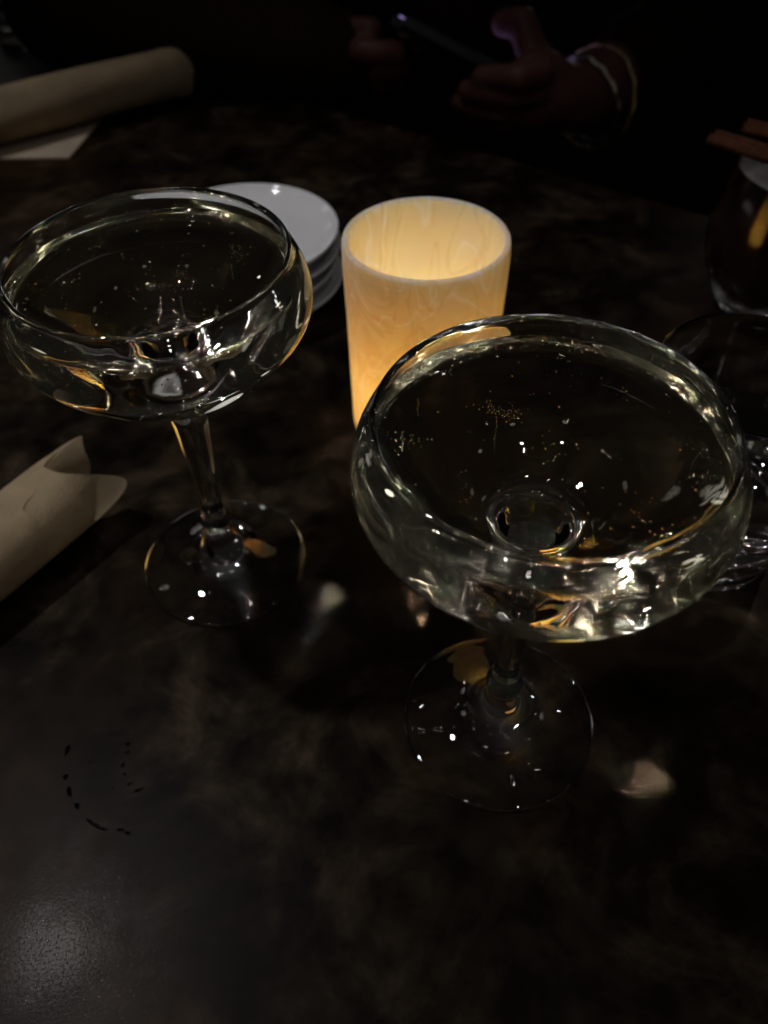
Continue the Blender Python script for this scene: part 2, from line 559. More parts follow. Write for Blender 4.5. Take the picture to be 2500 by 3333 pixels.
inner_low = [(0.04535, 0.1330), (0.04600, 0.1294), (0.04490, 0.1243), (0.0412, 0.1187), (0.0345, 0.1121),
             (0.0265, 0.1072), (0.0180, 0.1045), (0.0095, 0.0996), (0.0, 0.0979)]
FULL = catmull(outer_pts + lip_pts + inner_top + inner_low, 5)
i_level = (len(outer_pts) + len(lip_pts) + len(inner_top) - 1) * 5
i_foot = outer_pts.index((0.0054, 0.0232)) * 5
i_stem = outer_pts.index((0.0080, 0.0870)) * 5
i_lip = (len(outer_pts) - 1) * 5
SEG = 128

def wavy(seed, amp):
    g = np.random.default_rng(seed)
    ks = [(3, 0.10), (5, 0.10), (11, 0.12), (17, 0.12), (23, 0.10), (31, 0.08), (43, 0.055), (57, 0.035)]
    ph = g.uniform(0, 2 * PI, (len(ks), 2))
    def f(phi, z, r):
        idx = np.arange(len(FULL))[:, None]
        inside = np.clip((idx - i_level + 6) / 10, 0, 1)     # the inner wall is the uneven one
        a = amp * (0.05 + 0.95 * inside) * (0.06 + 0.94 * np.clip((z - 0.106) / 0.012, 0, 1))
        v = 0
        for (k, wt), (p1, p2) in zip(ks, ph):
            v = v + wt * np.sin(k * phi + p1 + 90 * (z - 0.12) * (1 + 0.3 * k / 10) * np.sin(p2)) * np.cos(260 * (z - 0.12) + p2)
        return a * v
    return f

def coupe(loc, rotz, seed, amp, label, wlabel):
    t = thing('coupe_glass', label, 'glass', loc, rotz, 'coupe glasses of sparkling wine')
    P, Nn = lathe_grid(FULL, SEG, wavy(seed, amp))
    f1 = outer_pts.index((0.012, 0.0021)) * 5
    f2 = outer_pts.index((0.0334, 0.0006)) * 5
    f3 = outer_pts.index((0.0335, 0.0023)) * 5
    f4 = outer_pts.index((0.0155, 0.0068)) * 5
    sl = lambda a, b, mt: (P[a:b + 1], Nn[a:b + 1], mt)
    grid_mesh('foot', *sl(0, f1, M['glass']), t, extra=[sl(f1, f2, M['thin_glass']), sl(f2, f3, M['glass']), sl(f3, f4, M['thin_glass']), sl(f4, i_foot, M['glass'])])
    grid_mesh('stem', P[i_foot:i_stem + 1], Nn[i_foot:i_stem + 1], M['glass'], t)
    grid_mesh('bowl', P[i_stem:i_level + 1], Nn[i_stem:i_level + 1], M['glass'], t)
    # the wine: wall against the glass (normals point out of the wine) and its free surface with a small meniscus
    wv = thing('sparkling_wine', wlabel, 'drink', loc, rotz, 'sparkling wine in the coupes')
    Pw = P[i_level:][::-1]
    Nw = -Nn[i_level:][::-1]
    # grid runs centre -> edge, upward: outward orientation
    ring = P[i_level]
    rads = np.linalg.norm(ring[:, :2], axis=1)
    g = np.random.default_rng(seed + 5)
    fr = np.concatenate([np.linspace(1, 0.9, 14), np.linspace(0.9, 0, 16)[1:]])
    T = np.zeros((len(fr), SEG, 3))
    phs = np.arange(SEG) * 2 * PI / SEG
    for k, f in enumerate(fr):
        edge = 0.0444 * (1 - f)
        zz = LEVEL - 0.0011 * (1 - math.exp(-edge / 0.0012))
        T[k, :, 0] = ring[:, 0] * f
        T[k, :, 1] = ring[:, 1] * f
        T[k, :, 2] = zz
    du = np.gradient(T, axis=0)
    dv = np.roll(T, -1, 1) - np.roll(T, 1, 1)
    nt_ = np.cross(dv, du)
    nt_[-1] = (0, 0, 1)
    nt_ /= np.maximum(np.linalg.norm(nt_, axis=-1, keepdims=True), 1e-20)
    body = grid_mesh('liquid', Pw, Nw, M['wine_wall'], wv, extra=[(T, nt_, M['wine_top'])])
    return t, body

def ico(sub):
    bm = bmesh.new()
    bmesh.ops.create_icosphere(bm, subdivisions=sub, radius=1)
    v = np.array([x.co[:] for x in bm.verts])
    f = np.array([[x.index for x in q.verts] for q in bm.faces])
    bm.free()
    return v, f
ICO2 = ico(2)

def spheres_mesh(name, items, mat, parent):
    V, F = [], []
    v0, f0 = ICO2
    b = 0
    for (x, y, z, r) in items:
        V.append(v0 * r + np.array([x, y, z]))
        F.append(f0 + b)
        b += len(v0)
    V = np.concatenate(V); F = np.concatenate(F)
    o = mesh_obj(name, V, F, mat, parent, normals=np.concatenate([v0] * len(items)))
    o['kind'] = 'stuff'
    return o

def bubbles(parent, rotz, clusters, streams, n_ring, seed):
    g = np.random.default_rng(seed)
    zs = LEVEL - 0.0011
    items = []
    grid = {}
    def put(x, y, z, r):
        key = (int(x / 0.0012), int(y / 0.0012), int(z / 0.0012))
        for i in (-1, 0, 1):
            for j in (-1, 0, 1):
                for k in (-1, 0, 1):
                    for (a, b, c, q) in grid.get((key[0] + i, key[1] + j, key[2] + k), ()):
                        if (a - x) ** 2 + (b - y) ** 2 + (c - z) ** 2 < (q + r) ** 2 * 1.02:
                            return False
        grid.setdefault(key, []).append((x, y, z, r))
        items.append((x, y, z, r))
        return True
    ca, sa = math.cos(-rotz), math.sin(-rotz)
    for (cx, cyy, spread, n, r0) in clusters:
        ax = g.uniform(0, PI)
        spread *= 1.35
        n = int(n * 0.75) + 1
        for _ in range(n * 3):
            if n <= 0:
                break
            a, b = g.normal(0, 1, 2)
            a, b = a * spread, b * spread * 0.45
            x = cx + a * math.cos(ax) - b * math.sin(ax)
            y = cyy + a * math.sin(ax) + b * math.cos(ax)
            r = 0.85 * r0 * g.uniform(0.6, 1.35)
            if math.hypot(x, y) > 0.0415:
                continue
            if put(x * ca - y * sa, x * sa + y * ca, zs - r * 1.12, r):
                n -= 1
    # ring of bubbles hugging the glass, denser in stretches
    for _ in range(n_ring):
        ph = g.uniform(0, 2 * PI)
        if g.uniform() > 0.45 + 0.55 * math.sin(2 * ph + seed) * math.sin(5 * ph + 1.3 * seed):
            continue
        r = g.uniform(0.00010, 0.00036)
        rad = 0.0436 - r - abs(g.normal(0, 0.0007))
        put(rad * math.cos(ph), rad * math.sin(ph), zs - r * 1.15 - g.uniform(0, 0.0004), r)
    # beads on the wall further down
    for _ in range(n_ring // 8):
        ph = g.uniform(0, 2 * PI)
        r = g.uniform(0.00014, 0.00034)
        z = 0.1345 - abs(g.normal(0, 0.004))
        rad = float(np.interp(z, [0.119, 0.1243, 0.1294, 0.133, 0.136], [0.041, 0.0448, 0.0459, 0.0453, 0.0443])) - r - 0.0003
        put(rad * math.cos(ph), rad * math.sin(ph), z, r)
    # thin rising chains
    for (cx, cyy, depth) in streams:
        z = zs - 0.0006
        k = 0
        while z > zs - depth:
            r = 0.00020 - 0.00005 * (zs - z) / depth
            x = cx + g.normal(0, 0.00012); y = cyy + g.normal(0, 0.00012)
            put(x * ca - y * sa, x * sa + y * ca, z, r)
            z -= g.uniform(0.0006, 0.0011)
    for _ in range(60):
        a, q = g.uniform(0, 2 * PI), 0.040 * math.sqrt(g.uniform())
        r = g.uniform(0.0002, 0.0005)
        put(q * math.cos(a), q * math.sin(a), zs - r * 1.15, r)
    spheres_mesh('bubbles', items, M['bubble'], parent)

front, wine_f = coupe((0.0394, 0.1384, 0.0), 0.4, 3, 0.0017,
                      'clear coupe glass nearest the camera, its foot in front of the lit candle holder',
                      'pale sparkling wine filling the coupe in front of the lit candle holder')
left, wine_l = coupe((-0.0680, 0.2154, 0.0), 2.1, 8, 0.0003,
                     'clear coupe glass in front of the white plates, beside the rolled napkin end',
                     'pale sparkling wine in the coupe in front of the white plates')
bubbles(wine_f, 0.4, [(-0.0106, 0.0143, 0.0020, 60, 0.00030), (-0.0074, 0.0132, 0.0016, 22, 0.00030), (-0.0363, 0.0058, 0.0022, 16, 0.0003),
                      (-0.0331, 0.0033, 0.0016, 14, 0.00032), (0.0364, -0.0018, 0.0025, 18, 0.00028), (0.0348, -0.0116, 0.0025, 16, 0.00028),
                      (0.0227, 0.0195, 0.0014, 8, 0.0003), (0.0105, 0.0275, 0.003, 6, 0.0003), (-0.0064, 0.0005, 0.003, 8, 0.0003),
                      (0.0019, 0.0002, 0.002, 8, 0.00035), (-0.0211, -0.0141, 0.0018, 10, 0.0003), (0.0193, -0.025, 0.003, 24, 0.0003)],
        [(-0.0106, 0.0120, 0.02), (-0.0345, 0.008, 0.012), (-0.030, 0.02, 0.01), (0.034, -0.004, 0.012)], 2600, 21)
bubbles(wine_l, 2.1, [(0.0019, -0.0021, 0.0020, 150, 0.00016), (0.0076, 0.0042, 0.0018, 80, 0.00016), (0.0233, 0.016, 0.0022, 60, 0.00020),
                      (-0.0026, 0.007, 0.002, 5, 0.0003), (-0.0072, -0.0064, 0.0015, 6, 0.0003), (0.0116, -0.0008, 0.0012, 10, 0.0002),
                      (0.0088, -0.0076, 0.002, 8, 0.0003)],
        [(0.0088, -0.0076, 0.02), (0.022, 0.010, 0.012)], 2400, 34)

# ------------------------------------------------------------------ candle holder
candle = thing('candle_holder', 'glowing amber marbled candle holder between the two coupes', 'candle holder', (0.0198, 0.303, 0.0))
Rc, Hc = 0.0347, 0.100
cp = [(0.0, 0.0006), (Rc - 0.0045, 0.0006), (Rc - 0.0022, 0.0012), (Rc - 0.0012, 0.003), (Rc - 0.0008, 0.02), (Rc - 0.0004, 0.06), (Rc, Hc - 0.0012),
      (Rc - 0.0005, Hc - 0.0003), (Rc - 0.0013, Hc), (Rc - 0.0022, Hc - 0.0004), (Rc - 0.0026, Hc - 0.0014), (Rc - 0.0030, 0.06), (Rc - 0.0034, 0.02),
      (Rc - 0.0052, 0.0082), (Rc - 0.008, 0.0066), (0.0, 0.0064)]
P_, N_ = lathe_grid(catmull(cp, 6), 96)
grid_mesh('cup', P_, N_, M['alabaster'], candle)
P_, N_ = lathe_grid(catmull([(0.0, 0.0066), (0.0100, 0.0066), (0.0105, 0.0075), (0.0100, 0.0120), (0.0070, 0.0150), (0.0, 0.0155)], 3), 32)
grid_mesh('lamp_base', P_, N_, M['wax'], candle)
P_, N_ = lathe_grid(catmull([(0.0, 0.0158), (0.0052, 0.0166), (0.0062, 0.0190), (0.0055, 0.0270), (0.0030, 0.0330), (0.0, 0.0345)], 4), 24)
grid_mesh('flame_bulb', P_, N_, M['flame'], candle)

# ------------------------------------------------------------------ stack of plates
def plate_mesh(rad):
    pr = [(0.0, 0.0012), (rad * 0.52, 0.0012), (rad * 0.56, 0.0002), (rad * 0.60, 0.0004), (rad * 0.66, 0.0018), (rad * 0.86, 0.0060), (rad * 0.965, 0.0095),
          (rad * 0.993, 0.0112), (rad, 0.0124), (rad * 0.990, 0.0132), (rad * 0.965, 0.0124), (rad * 0.92, 0.0105), (rad * 0.84, 0.0083), (rad * 0.74, 0.0067), (rad * 0.60, 0.0060), (0.0, 0.0058)]
    return lathe_grid(catmull(pr, 4), 96)
PP, PN = plate_mesh(0.0545)
names = ('bottom white plate of the stack behind the left coupe', 'second white plate up in the stack behind the left coupe',
         'third white plate up in the stack behind the left coupe', 'topmost white plate of the stack, with three lamp reflections')
for k in range(4):
    dx, dy = ((0.0012, -0.0008), (-0.001, 0.001), (0.0008, 0.0006), (0, 0))[k]
    o = grid_mesh('plate', PP, PN, M['plate'])
    o.location = (-0.0765 + dx, 0.4235 + dy, 0.0002 + k * 0.0093)
    o.rotation_euler = (0, 0, k * 1.3)
    tag(o, names[k], 'plate', 'white plates in the stack')

# ------------------------------------------------------------------ tumbler of water on the right
tum = thing('tumbler', 'clear water tumbler at the right edge behind the front coupe', 'glass', (0.1345, 0.2235, 0.0))
t_out = [(0.0, 0.0016), (0.024, 0.0014), (0.0292, 0.0005), (0.0308, 0.0012), (0.0316, 0.004), (0.0324, 0.02), (0.0340, 0.05), (0.0358, 0.0885)]
t_lip = [(0.0357, 0.0896), (0.0351, 0.0900), (0.0345, 0.0895)]
t_in = [(0.0337, 0.075), (0.0327, 0.056)]
t_low = [(0.0315, 0.035), (0.0303, 0.020), (0.0285, 0.0150), (0.022, 0.0128), (0.0, 0.0122)]
TF = catmull(t_out + t_lip + t_in + t_low, 5)
it = (len(t_out) + len(t_lip) + len(t_in) - 1) * 5
P_, N_ = lathe_grid(TF, 96)
grid_mesh('tumbler_body', P_[:it + 1], N_[:it + 1], M['glass'], tum)
Tw = np.zeros((12, 96, 3))
for k, f in enumerate(np.linspace(1, 0, 12)):
    Tw[k, :, :2] = P_[it, :, :2] * f
    Tw[k, :, 2] = P_[it, 0, 2] - 0.0008 * (1 - math.exp(-(1 - f) * 20))
nw = np.zeros_like(Tw); nw[..., 2] = 1
water = grid_mesh('water', P_[it:][::-1], -N_[it:][::-1], M['water_wall'], extra=[(Tw, nw, M['water_top'])])
water.location = (0.1345, 0.2235, 0.0)
tag(water, 'still water half filling the tumbler at the right edge', 'water')

# a small glass far off at the top left
P_, N_ = lathe_grid(catmull([(0.0, 0.0010), (0.0150, 0.0008), (0.0172, 0.0006), (0.0184, 0.0020), (0.0190, 0.02), (0.0210, 0.0585), (0.0206, 0.0596), (0.0200, 0.0588),
                             (0.0178, 0.02), (0.0166, 0.0110), (0.0120, 0.0092), (0.0, 0.0090)], 4), 64)
sgl = grid_mesh('small_glass', P_, N_, M['glass'])
sgl.location = (-0.352, 0.885, 0.0002)
tag(sgl, 'small clear glass glinting in the dark at the top left corner', 'glass')

# ------------------------------------------------------------------ spiced drink with cinnamon at upper right
sg = thing('spiced_drink_glass', 'rounded glass of brown drink at the upper right edge', 'glass', (0.2210, 0.3950, 0.0))
s_out = [(0.0, 0.0016), (0.018, 0.0014), (0.0225, 0.0006), (0.0250, 0.0020), (0.0310, 0.0110), (0.0390, 0.0280), (0.0425, 0.0460), (0.0410, 0.0650), (0.0370, 0.0830), (0.0352, 0.0915)]
s_lip = [(0.0350, 0.0925), (0.0344, 0.0928), (0.0339, 0.0922)]
s_in = [(0.0357, 0.0830), (0.0396, 0.0650), (0.0410, 0.0460), (0.0374, 0.0280), (0.0290, 0.0130), (0.018, 0.0075), (0.0, 0.0068)]
P_, N_ = lathe_grid(catmull(s_out + s_lip + s_in, 4), 80)
grid_mesh('glass_body', P_, N_, M['glass'], sg)
P_, N_ = lathe_grid(catmull([(0.0, 0.0072), (0.0178, 0.0079), (0.0285, 0.0132), (0.0368, 0.0280), (0.0404, 0.0460), (0.0392, 0.0640), (0.0362, 0.0780), (0.0354, 0.0800), (0.0340, 0.0795), (0.0, 0.0793)], 4), 80)
dr = grid_mesh('spiced_drink', P_, N_, M['brown_drink'])
dr.location = (0.2210, 0.3950, 0.0)
tag(dr, 'dark brown drink inside the rounded glass at upper right', 'drink')

def cinnamon(p0, p1, label, r=0.0042):
    """a quill: bark rolled inwards from both sides"""
    a = Vector(p0); b = Vector(p1)
    ax = (b - a); Ln = ax.length; ax.normalize()
    x = ax.cross(Vector((0, 0, 1))).normalized(); y = x.cross(ax)
    curve = []
    for s in (-1, 1):
        c = []
        for k in range(22):
            t = k / 21
            ang = t * 4.6
            rr = r * (1 - 0.45 * t)
            c.append((s * (r - rr * math.cos(ang)) , r * 0.1 - rr * math.sin(ang) * 1.0))
        curve.append(c)
    pts = curve[0][::-1] + curve[1][1:]
    V, F = [], []
    nl = 14
    th = 0.0006
    n = len(pts)
    g = np.random.default_rng(int(abs(p0[0]) * 1e5))
    for i in range(nl):
        l = Ln * i / (nl - 1)
        for side in (0, 1):
            for k, (u, v) in enumerate(pts):
                if 0 < k < n - 1:
                    tx, ty = pts[k + 1][0] - pts[k - 1][0], pts[k + 1][1] - pts[k - 1][1]
                else:
                    tx, ty = (pts[1][0] - pts[0][0], pts[1][1] - pts[0][1]) if k == 0 else (pts[-1][0] - pts[-2][0], pts[-1][1] - pts[-2][1])
                q = math.hypot(tx, ty) or 1
                o = (-th if side else th) * 0.5
                jit = g.normal(0, 0.00008)
                l2 = l + (g.normal(0, 0.0006) if i in (0, nl - 1) else 0)
                pp = a + ax * l2 + x * (u - ty / q * o + jit) + y * (-v + tx / q * o + jit)
                V.append(pp)
    w2 = 2 * n
    for i in range(nl - 1):
        for k in range(n - 1):
            A = i * w2 + k
            F.append((A, A + 1, A + 1 + w2, A + w2))
            B = A + n
            F.append((B, B + w2, B + 1 + w2, B + 1))
        for k in (0, n - 1):
            A = i * w2 + k
            F.append((A, A + w2, A + n + w2, A + n))
    for i in (0, nl - 1):
        for k in range(n - 1):
            A = i * w2 + k
            F.append((A, A + n, A + n + 1, A + 1))
    o = mesh_obj('cinnamon_stick', V, F, M['bark'], smooth=True)
    bm = bmesh.new(); bm.from_mesh(o.data)
    bmesh.ops.recalc_face_normals(bm, faces=bm.faces[:])
    bm.to_mesh(o.data); bm.free()
    return tag(o, label, 'cinnamon stick', 'cinnamon sticks on the spiced drink')
cinnamon((0.1650, 0.3960, 0.0975), (0.2450, 0.3150, 0.0975), 'cinnamon stick sticking out left over the rim of the brown drink', 0.0034)
cinnamon((0.1850, 0.4080, 0.0975), (0.2660, 0.3420, 0.0975), 'shorter cinnamon stick farther back on the rim of the brown drink', 0.0032)

# ------------------------------------------------------------------ rolled napkins
def roll_mesh(name, r, length, turns, end_fn, seed, mat, flare_fn=None, nu=90, nv=40, gap=0.0011, th=0.0005):
    """paper rolled along +X (end_fn(theta, turn) = x of the visible end), standing on z = 0; theta 0 = -Y side, pi/2 = top"""
    g = np.random.default_rng(seed)
    ph = g.uniform(0, 6.28, 8)
    tot = turns * 2 * PI
    V = []
    for i in range(nu):
        a = tot * i / (nu - 1)
        th0 = a
        rr = r - gap * (1 - a / tot) * turns
        for j in range(nv):
            x1 = end_fn(th0 % (2 * PI), a / (2 * PI))
            t = j / (nv - 1)
            x = -length + (x1 + length) * (1 - (1 - t) ** 1.4)
            wob = 0.0007 * math.sin(3 * th0 + ph[0] + 18 * x) + 0.0004 * math.sin(5 * th0 + ph[1] - 40 * x)
            flare = 0.0022 * max(0, (t - 0.75) / 0.25) ** 2 * math.sin(th0 * 2 + ph[2])
            q = rr + wob + flare
            lift = 0
            if flare_fn:
                dq, lift = flare_fn(th0 % (2 * PI), x)
                q += dq
            V.append((x, -q * math.cos(th0), max(0.0004, r + q * math.sin(th0) * 0.97 + lift)))
    F = []
    for i in range(nu - 1):
        for j in range(nv - 1):
            A = i * nv + j
            F.append((A, A + 1, A + nv + 1, A + nv))
    return V, F

def napkin(loc, ang, r, length, turns, end_fn, seed, label, flare_fn=None):
    V, F = roll_mesh('napkin_roll', r, length, turns, end_fn, seed, M['napkin'], flare_fn)
    o = mesh_obj('rolled_napkin', V, F, M['napkin'])
    sd = o.modifiers.new('sub', 'SUBSURF'); sd.levels = 1; sd.render_levels = 1
    o.location = loc
    o.rotation_euler = (0, 0, ang)
    return tag(o, label, 'napkin', 'rolled napkins on the table')

def smooth(a, b, x):
    t = min(1, max(0, (x - a) / (b - a)))
    return t * t * (3 - 2 * t)

def end_left(th, turn):
    # th: 0 near side, 90 top, 180 far side, 270 underneath
    d = math.degrees(th)
    if turn < 1.2:
        return -0.045
    if d > 300:
        return -0.002 - 0.002 * (360 - d) / 60
    return -0.002 - 0.022 * smooth(4, 78, d) + 0.027 * smooth(106, 152, d) - 0.018 * smooth(205, 270, d)
def flare_left(th, x):
    d = math.degrees(th)
    return 0.0, 0.0015 * math.exp(-((d - 150) / 30) ** 2) * smooth(-0.036, -0.004, x)
u1 = Vector((0.58, 0.815, 0)); n1 = Vector((-0.815, 0.58, 0))
c1 = u1 * 0.1375 + n1 * 0.2508
napkin((c1.x, c1.y, 0.0003), math.atan2(u1.y, u1.x), 0.0180, 0.16, 2.35, end_left, 4,
       'open end of a rolled beige napkin at the left edge beside the coupe foot', flare_left)

def end_far(th, turn):
    return 0.0015 * math.sin(2 * th + 1) - 0.002 * turn
u2 = Vector((0.82, 0.572, 0)); n2 = Vector((-0.572, 0.82, 0))
c2 = u2 * 0.287 + n2 * 0.6885
napkin((c2.x, c2.y, 0.0028), math.atan2(u2.y, u2.x), 0.0192, 0.20, 2.3, end_far, 9,
       'rolled beige napkin lying farther back at the upper left')

# folded paper corner under the far roll
V = [(-0.2336, 0.6117, 0.0006), (-0.2230, 0.6880, 0.0010), (-0.2420, 0.7280, 0.0014), (-0.3450, 0.6600, 0.0012), (-0.3300, 0.6130, 0.0008)]
bm = bmesh.new()
vs = [bm.verts.new(v) for v in V]
bm.faces.new(vs)
bmesh.ops.recalc_face_normals(bm, faces=bm.faces[:])
fp = bm_obj('folded_paper', bm, M['napkin_pale'], smooth=False)
so = fp.modifiers.new('thick', 'SOLIDIFY'); so.thickness = 0.0012; so.offset = 0
tag(fp, 'pale folded paper corner showing under the far rolled napkin', 'paper')

# ------------------------------------------------------------------ water droplets left in a ring
drops = [(-.1148, .1305, .0009, .0022, 85), (-.1130, .1205, .0009, .0011, 60), (-.1104, .1152, .0009, .0024, 110), (-.1066, .1101, .0009, .0013, 120),
         (-.1007, .1045, .0008, .0019, 145), (-.0981, .1030, .0009, .0016, 150), (-.0957, .1021, .0008, .0014, 165), (-.0901, .1017, .0006, .0014, 0),
         (-.0875, .1005, .0006, .0012, 170), (-.0937, .1322, .0008, .0009, 0), (-.0932, .1291, .0006, .0010, 10), (-.0939, .1244, .0006, .0013, 80),
         (-.0926, .1210, .0006, .0007, 0), (-.0901, .1176, .0005, .0012, 35), (-.0865, .1153, .0006, .0020, 30), (-.1055, .1258, .0006, .0006, 0), (-.0957, .1163, .0005, .0005, 0)]
for (x, y, wd, ln, a) in drops:
    g = np.random.default_rng(int((x + 1) * 1e5))
    pr = catmull([(0.0, 0.0), (0.86, 0.0), (0.97, 0.06), (1.0, 0.16), (0.90, 0.42), (0.60, 0.68), (0.28, 0.79), (0.0, 0.82)], 2)
    P_, N_ = lathe_grid(pr, 20)
    P_ = P_ * (1 + 0.10 * np.sin(np.arange(20) * 2 * PI / 20 * 3 + g.uniform(0, 6)))[None, :, None] * np.array([ln * 0.85, wd * 0.8, 0.0006])
    V = P_
    o = grid_mesh('water_droplet', P_, N_, M['drop'])
    o.data.normals_split_custom_set([(0, 0, 0)] * len(o.data.loops))
    o.location = (x, y, 0.0003)
    o.rotation_euler = (0, 0, R(a))
    tag(o, 'tiny water droplet of the broken ring on the front left of the table', 'droplet', 'water droplets of the ring mark')

# ------------------------------------------------------------------ the person across the table
def capsule(bm, a, b, ra, rb, seg=14):
    a = Vector(a); b = Vector(b)
    d = b - a
    L = d.length
    if L < 1e-6:
        bmesh.ops.create_icosphere(bm, subdivisions=2, radius=ra, matrix=Matrix.Translation(a)); return
    q = d.to_track_quat('Z', 'Y').to_matrix().to_4x4()
    rings = []
    for k in range(5):
        t = -PI / 2 + k * PI / 8
        rings.append((ra * math.cos(t), ra * math.sin(t)))
    for k in range(5):
        t = k * PI / 8
        rings.append((rb * math.cos(t), L + rb * math.sin(t)))
    vs = []
    for (r, z) in rings:
        if r < 1e-6:
            vs.append([bm.verts.new(a + (q @ Vector((0, 0, z))))] * seg)
        else:
            vs.append([bm.verts.new(a + (q @ Vector((r * math.cos(2 * PI * j / seg), r * math.sin(2 * PI * j / seg), z)))) for j in range(seg)])
    for i in range(len(vs) - 1):
        for j in range(seg):
            k = (j + 1) % seg
            u = []
            for v in (vs[i][j], vs[i][k], vs[i + 1][k], vs[i + 1][j]):
                if v not in u:
                    u.append(v)
            if len(u) > 2:
                try:
                    bm.faces.new(u)
                except ValueError:
                    pass

def ball(bm, c, s, rot=None):
    mt = Matrix.Translation(Vector(c)) @ (rot or Matrix.Identity(4)) @ Matrix.Diagonal((*s, 1))
    bmesh.ops.create_icosphere(bm, subdivisions=3, radius=1, matrix=mt)

def chain(bm, pts):
    for (p, q) in zip(pts[:-1], pts[1:]):
        capsule(bm, p[:3], q[:3], p[3], q[3])

def remeshed(name, bm, voxel, mat, parent, smooth_it=4):
    tmp = bm_obj(name + '_tmp', bm, mat)
    md = tmp.modifiers.new('r', 'REMESH'); md.mode = 'VOXEL'; md.voxel_size = voxel; md.use_smooth_shade = True
    sm = tmp.modifiers.new('s', 'SMOOTH'); sm.iterations = smooth_it; sm.factor = 0.5
    bpy.context.view_layer.update()
    dg = bpy.context.evaluated_depsgraph_get()
    me = bpy.data.meshes.new_from_object(tmp.evaluated_get(dg))
    old = tmp.data
    bpy.data.objects.remove(tmp)
    bpy.data.meshes.remove(old)
    me.name = name
    if not me.materials:
        me.materials.append(mat)
    me.polygons.foreach_set('use_smooth', [True] * len(me.polygons))
    return link(bpy.data.objects.new(name, me), parent)

person = thing('person', 'person in dark clothing across the table holding a phone in both hands', 'person', (0, 0, 0))
bm = bmesh.new()
# phone-side hand (viewer's right): wrist, palm, fingers behind the phone, thumb over its top edge
chain(bm, [(0.345, 0.84, 0.03, 0.040), (0.26, 0.765, 0.017, 0.036), (0.165, 0.686, 0.008, 0.026)])
chain(bm, [(0.165, 0.686, 0.008, 0.026), (0.140, 0.672, 0.018, 0.024)])
ball(bm, (0.128, 0.666, 0.022), (0.030, 0.016, 0.030))
for pts in (
    [(0.126, 0.650, 0.040, 0.0105), (0.108, 0.6415, 0.0400, 0.0100), (0.094, 0.655, 0.036, 0.0092), (0.083, 0.664, 0.033, 0.0085)],
    [(0.128, 0.655, 0.026, 0.0105), (0.104, 0.652, 0.0240, 0.0100), (0.085, 0.664, 0.0220, 0.0092), (0.074, 0.674, 0.0200, 0.0086)],
    [(0.126, 0.663, 0.010, 0.0100), (0.100, 0.666, 0.0065, 0.0095), (0.082, 0.678, 0.0050, 0.0088), (0.070, 0.690, 0.0050, 0.0080)],
    [(0.124, 0.673, -0.004, 0.0090), (0.102, 0.680, -0.0090, 0.0085), (0.086, 0.694, -0.0100, 0.0078), (0.077, 0.703, -0.0090, 0.0072)],
):
    chain(bm, pts)
chain(bm, [(0.138, 0.682, 0.026, 0.0150), (0.1225, 0.688, 0.046, 0.0125), (0.1160, 0.695, 0.0610, 0.0115), (0.1030, 0.7040, 0.0580, 0.0105)])
# the other hand (viewer's left) pinching the far corner of the phone
chain(bm, [(-0.27, 0.80, 0.046, 0.040), (-0.16, 0.765, 0.040, 0.035), (-0.070, 0.738, 0.030, 0.026)])
chain(bm, [(-0.070, 0.738, 0.030, 0.026), (-0.046, 0.736, 0.026, 0.024)])
ball(bm, (-0.034, 0.738, 0.022), (0.030, 0.018, 0.028))
for pts in (
    [(-0.026, 0.726, 0.034, 0.0100), (-0.008, 0.706, 0.0400, 0.0096), (0.006, 0.702, 0.0400, 0.0092), (0.0175, 0.708, 0.0370, 0.0100)],
    [(-0.024, 0.730, 0.020, 0.0100), (-0.002, 0.722, 0.0200, 0.0096), (0.014, 0.726, 0.0190, 0.0092), (0.0240, 0.732, 0.0170, 0.0090)],
    [(-0.026, 0.740, 0.006, 0.0096), (-0.004, 0.742, 0.0020, 0.0090), (0.010, 0.746, 0.0010, 0.0086), (0.0200, 0.750, 0.0000, 0.0080)],
    [(-0.030, 0.750, -0.004, 0.0088), (-0.012, 0.756, -0.0100, 0.0080), (0.000, 0.762, -0.0120, 0.0076), (0.0080, 0.766, -0.0120, 0.0070)],
):
    chain(bm, pts)
chain(bm, [(-0.046, 0.744, 0.034, 0.0140), (-0.022, 0.733, 0.046, 0.0115), (-0.002, 0.722, 0.050, 0.0100)])
# arms, torso, neck, head
chain(bm, [(0.345, 0.84, 0.03, 0.042), (0.21, 0.90, 0.29, 0.055), (0.02, 0.96, 0.33, 0.075)])
chain(bm, [(-0.27, 0.80, 0.046, 0.042), (-0.15, 1.02, 0.29, 0.055), (0.02, 0.96, 0.33, 0.075)])
for z, sx in ((0.27, 0.165), (0.15, 0.155), (0.02, 0.140), (-0.12, 0.150), (-0.22, 0.165)):
    ball(bm, (0.035, 0.985, z), (sx, 0.105, 0.11), Matrix.Rotation(math.atan2(-0.604, 0.797), 4, 'Z'))
chain(bm, [(0.02, 0.96, 0.33, 0.062), (0.005, 0.935, 0.43, 0.055)])
ball(bm, (-0.005, 0.915, 0.535), (0.072, 0.092, 0.108))
ball(bm, (-0.020, 0.870, 0.490), (0.045, 0.045, 0.050))
ball(bm, (-0.045, 0.826, 0.528), (0.011, 0.017, 0.018))
ball(bm, (0.062, 0.885, 0.530), (0.012, 0.018, 0.028)); ball(bm, (-0.070, 0.945, 0.530), (0.012, 0.018, 0.028))
remeshed('body', bm, 0.0026, M['skin'], person)
bm = bmesh.new()
chain(bm, [(0.345, 0.84, 0.03, 0.052), (0.26, 0.765, 0.017, 0.047), (0.222, 0.733, 0.0125, 0.044)])
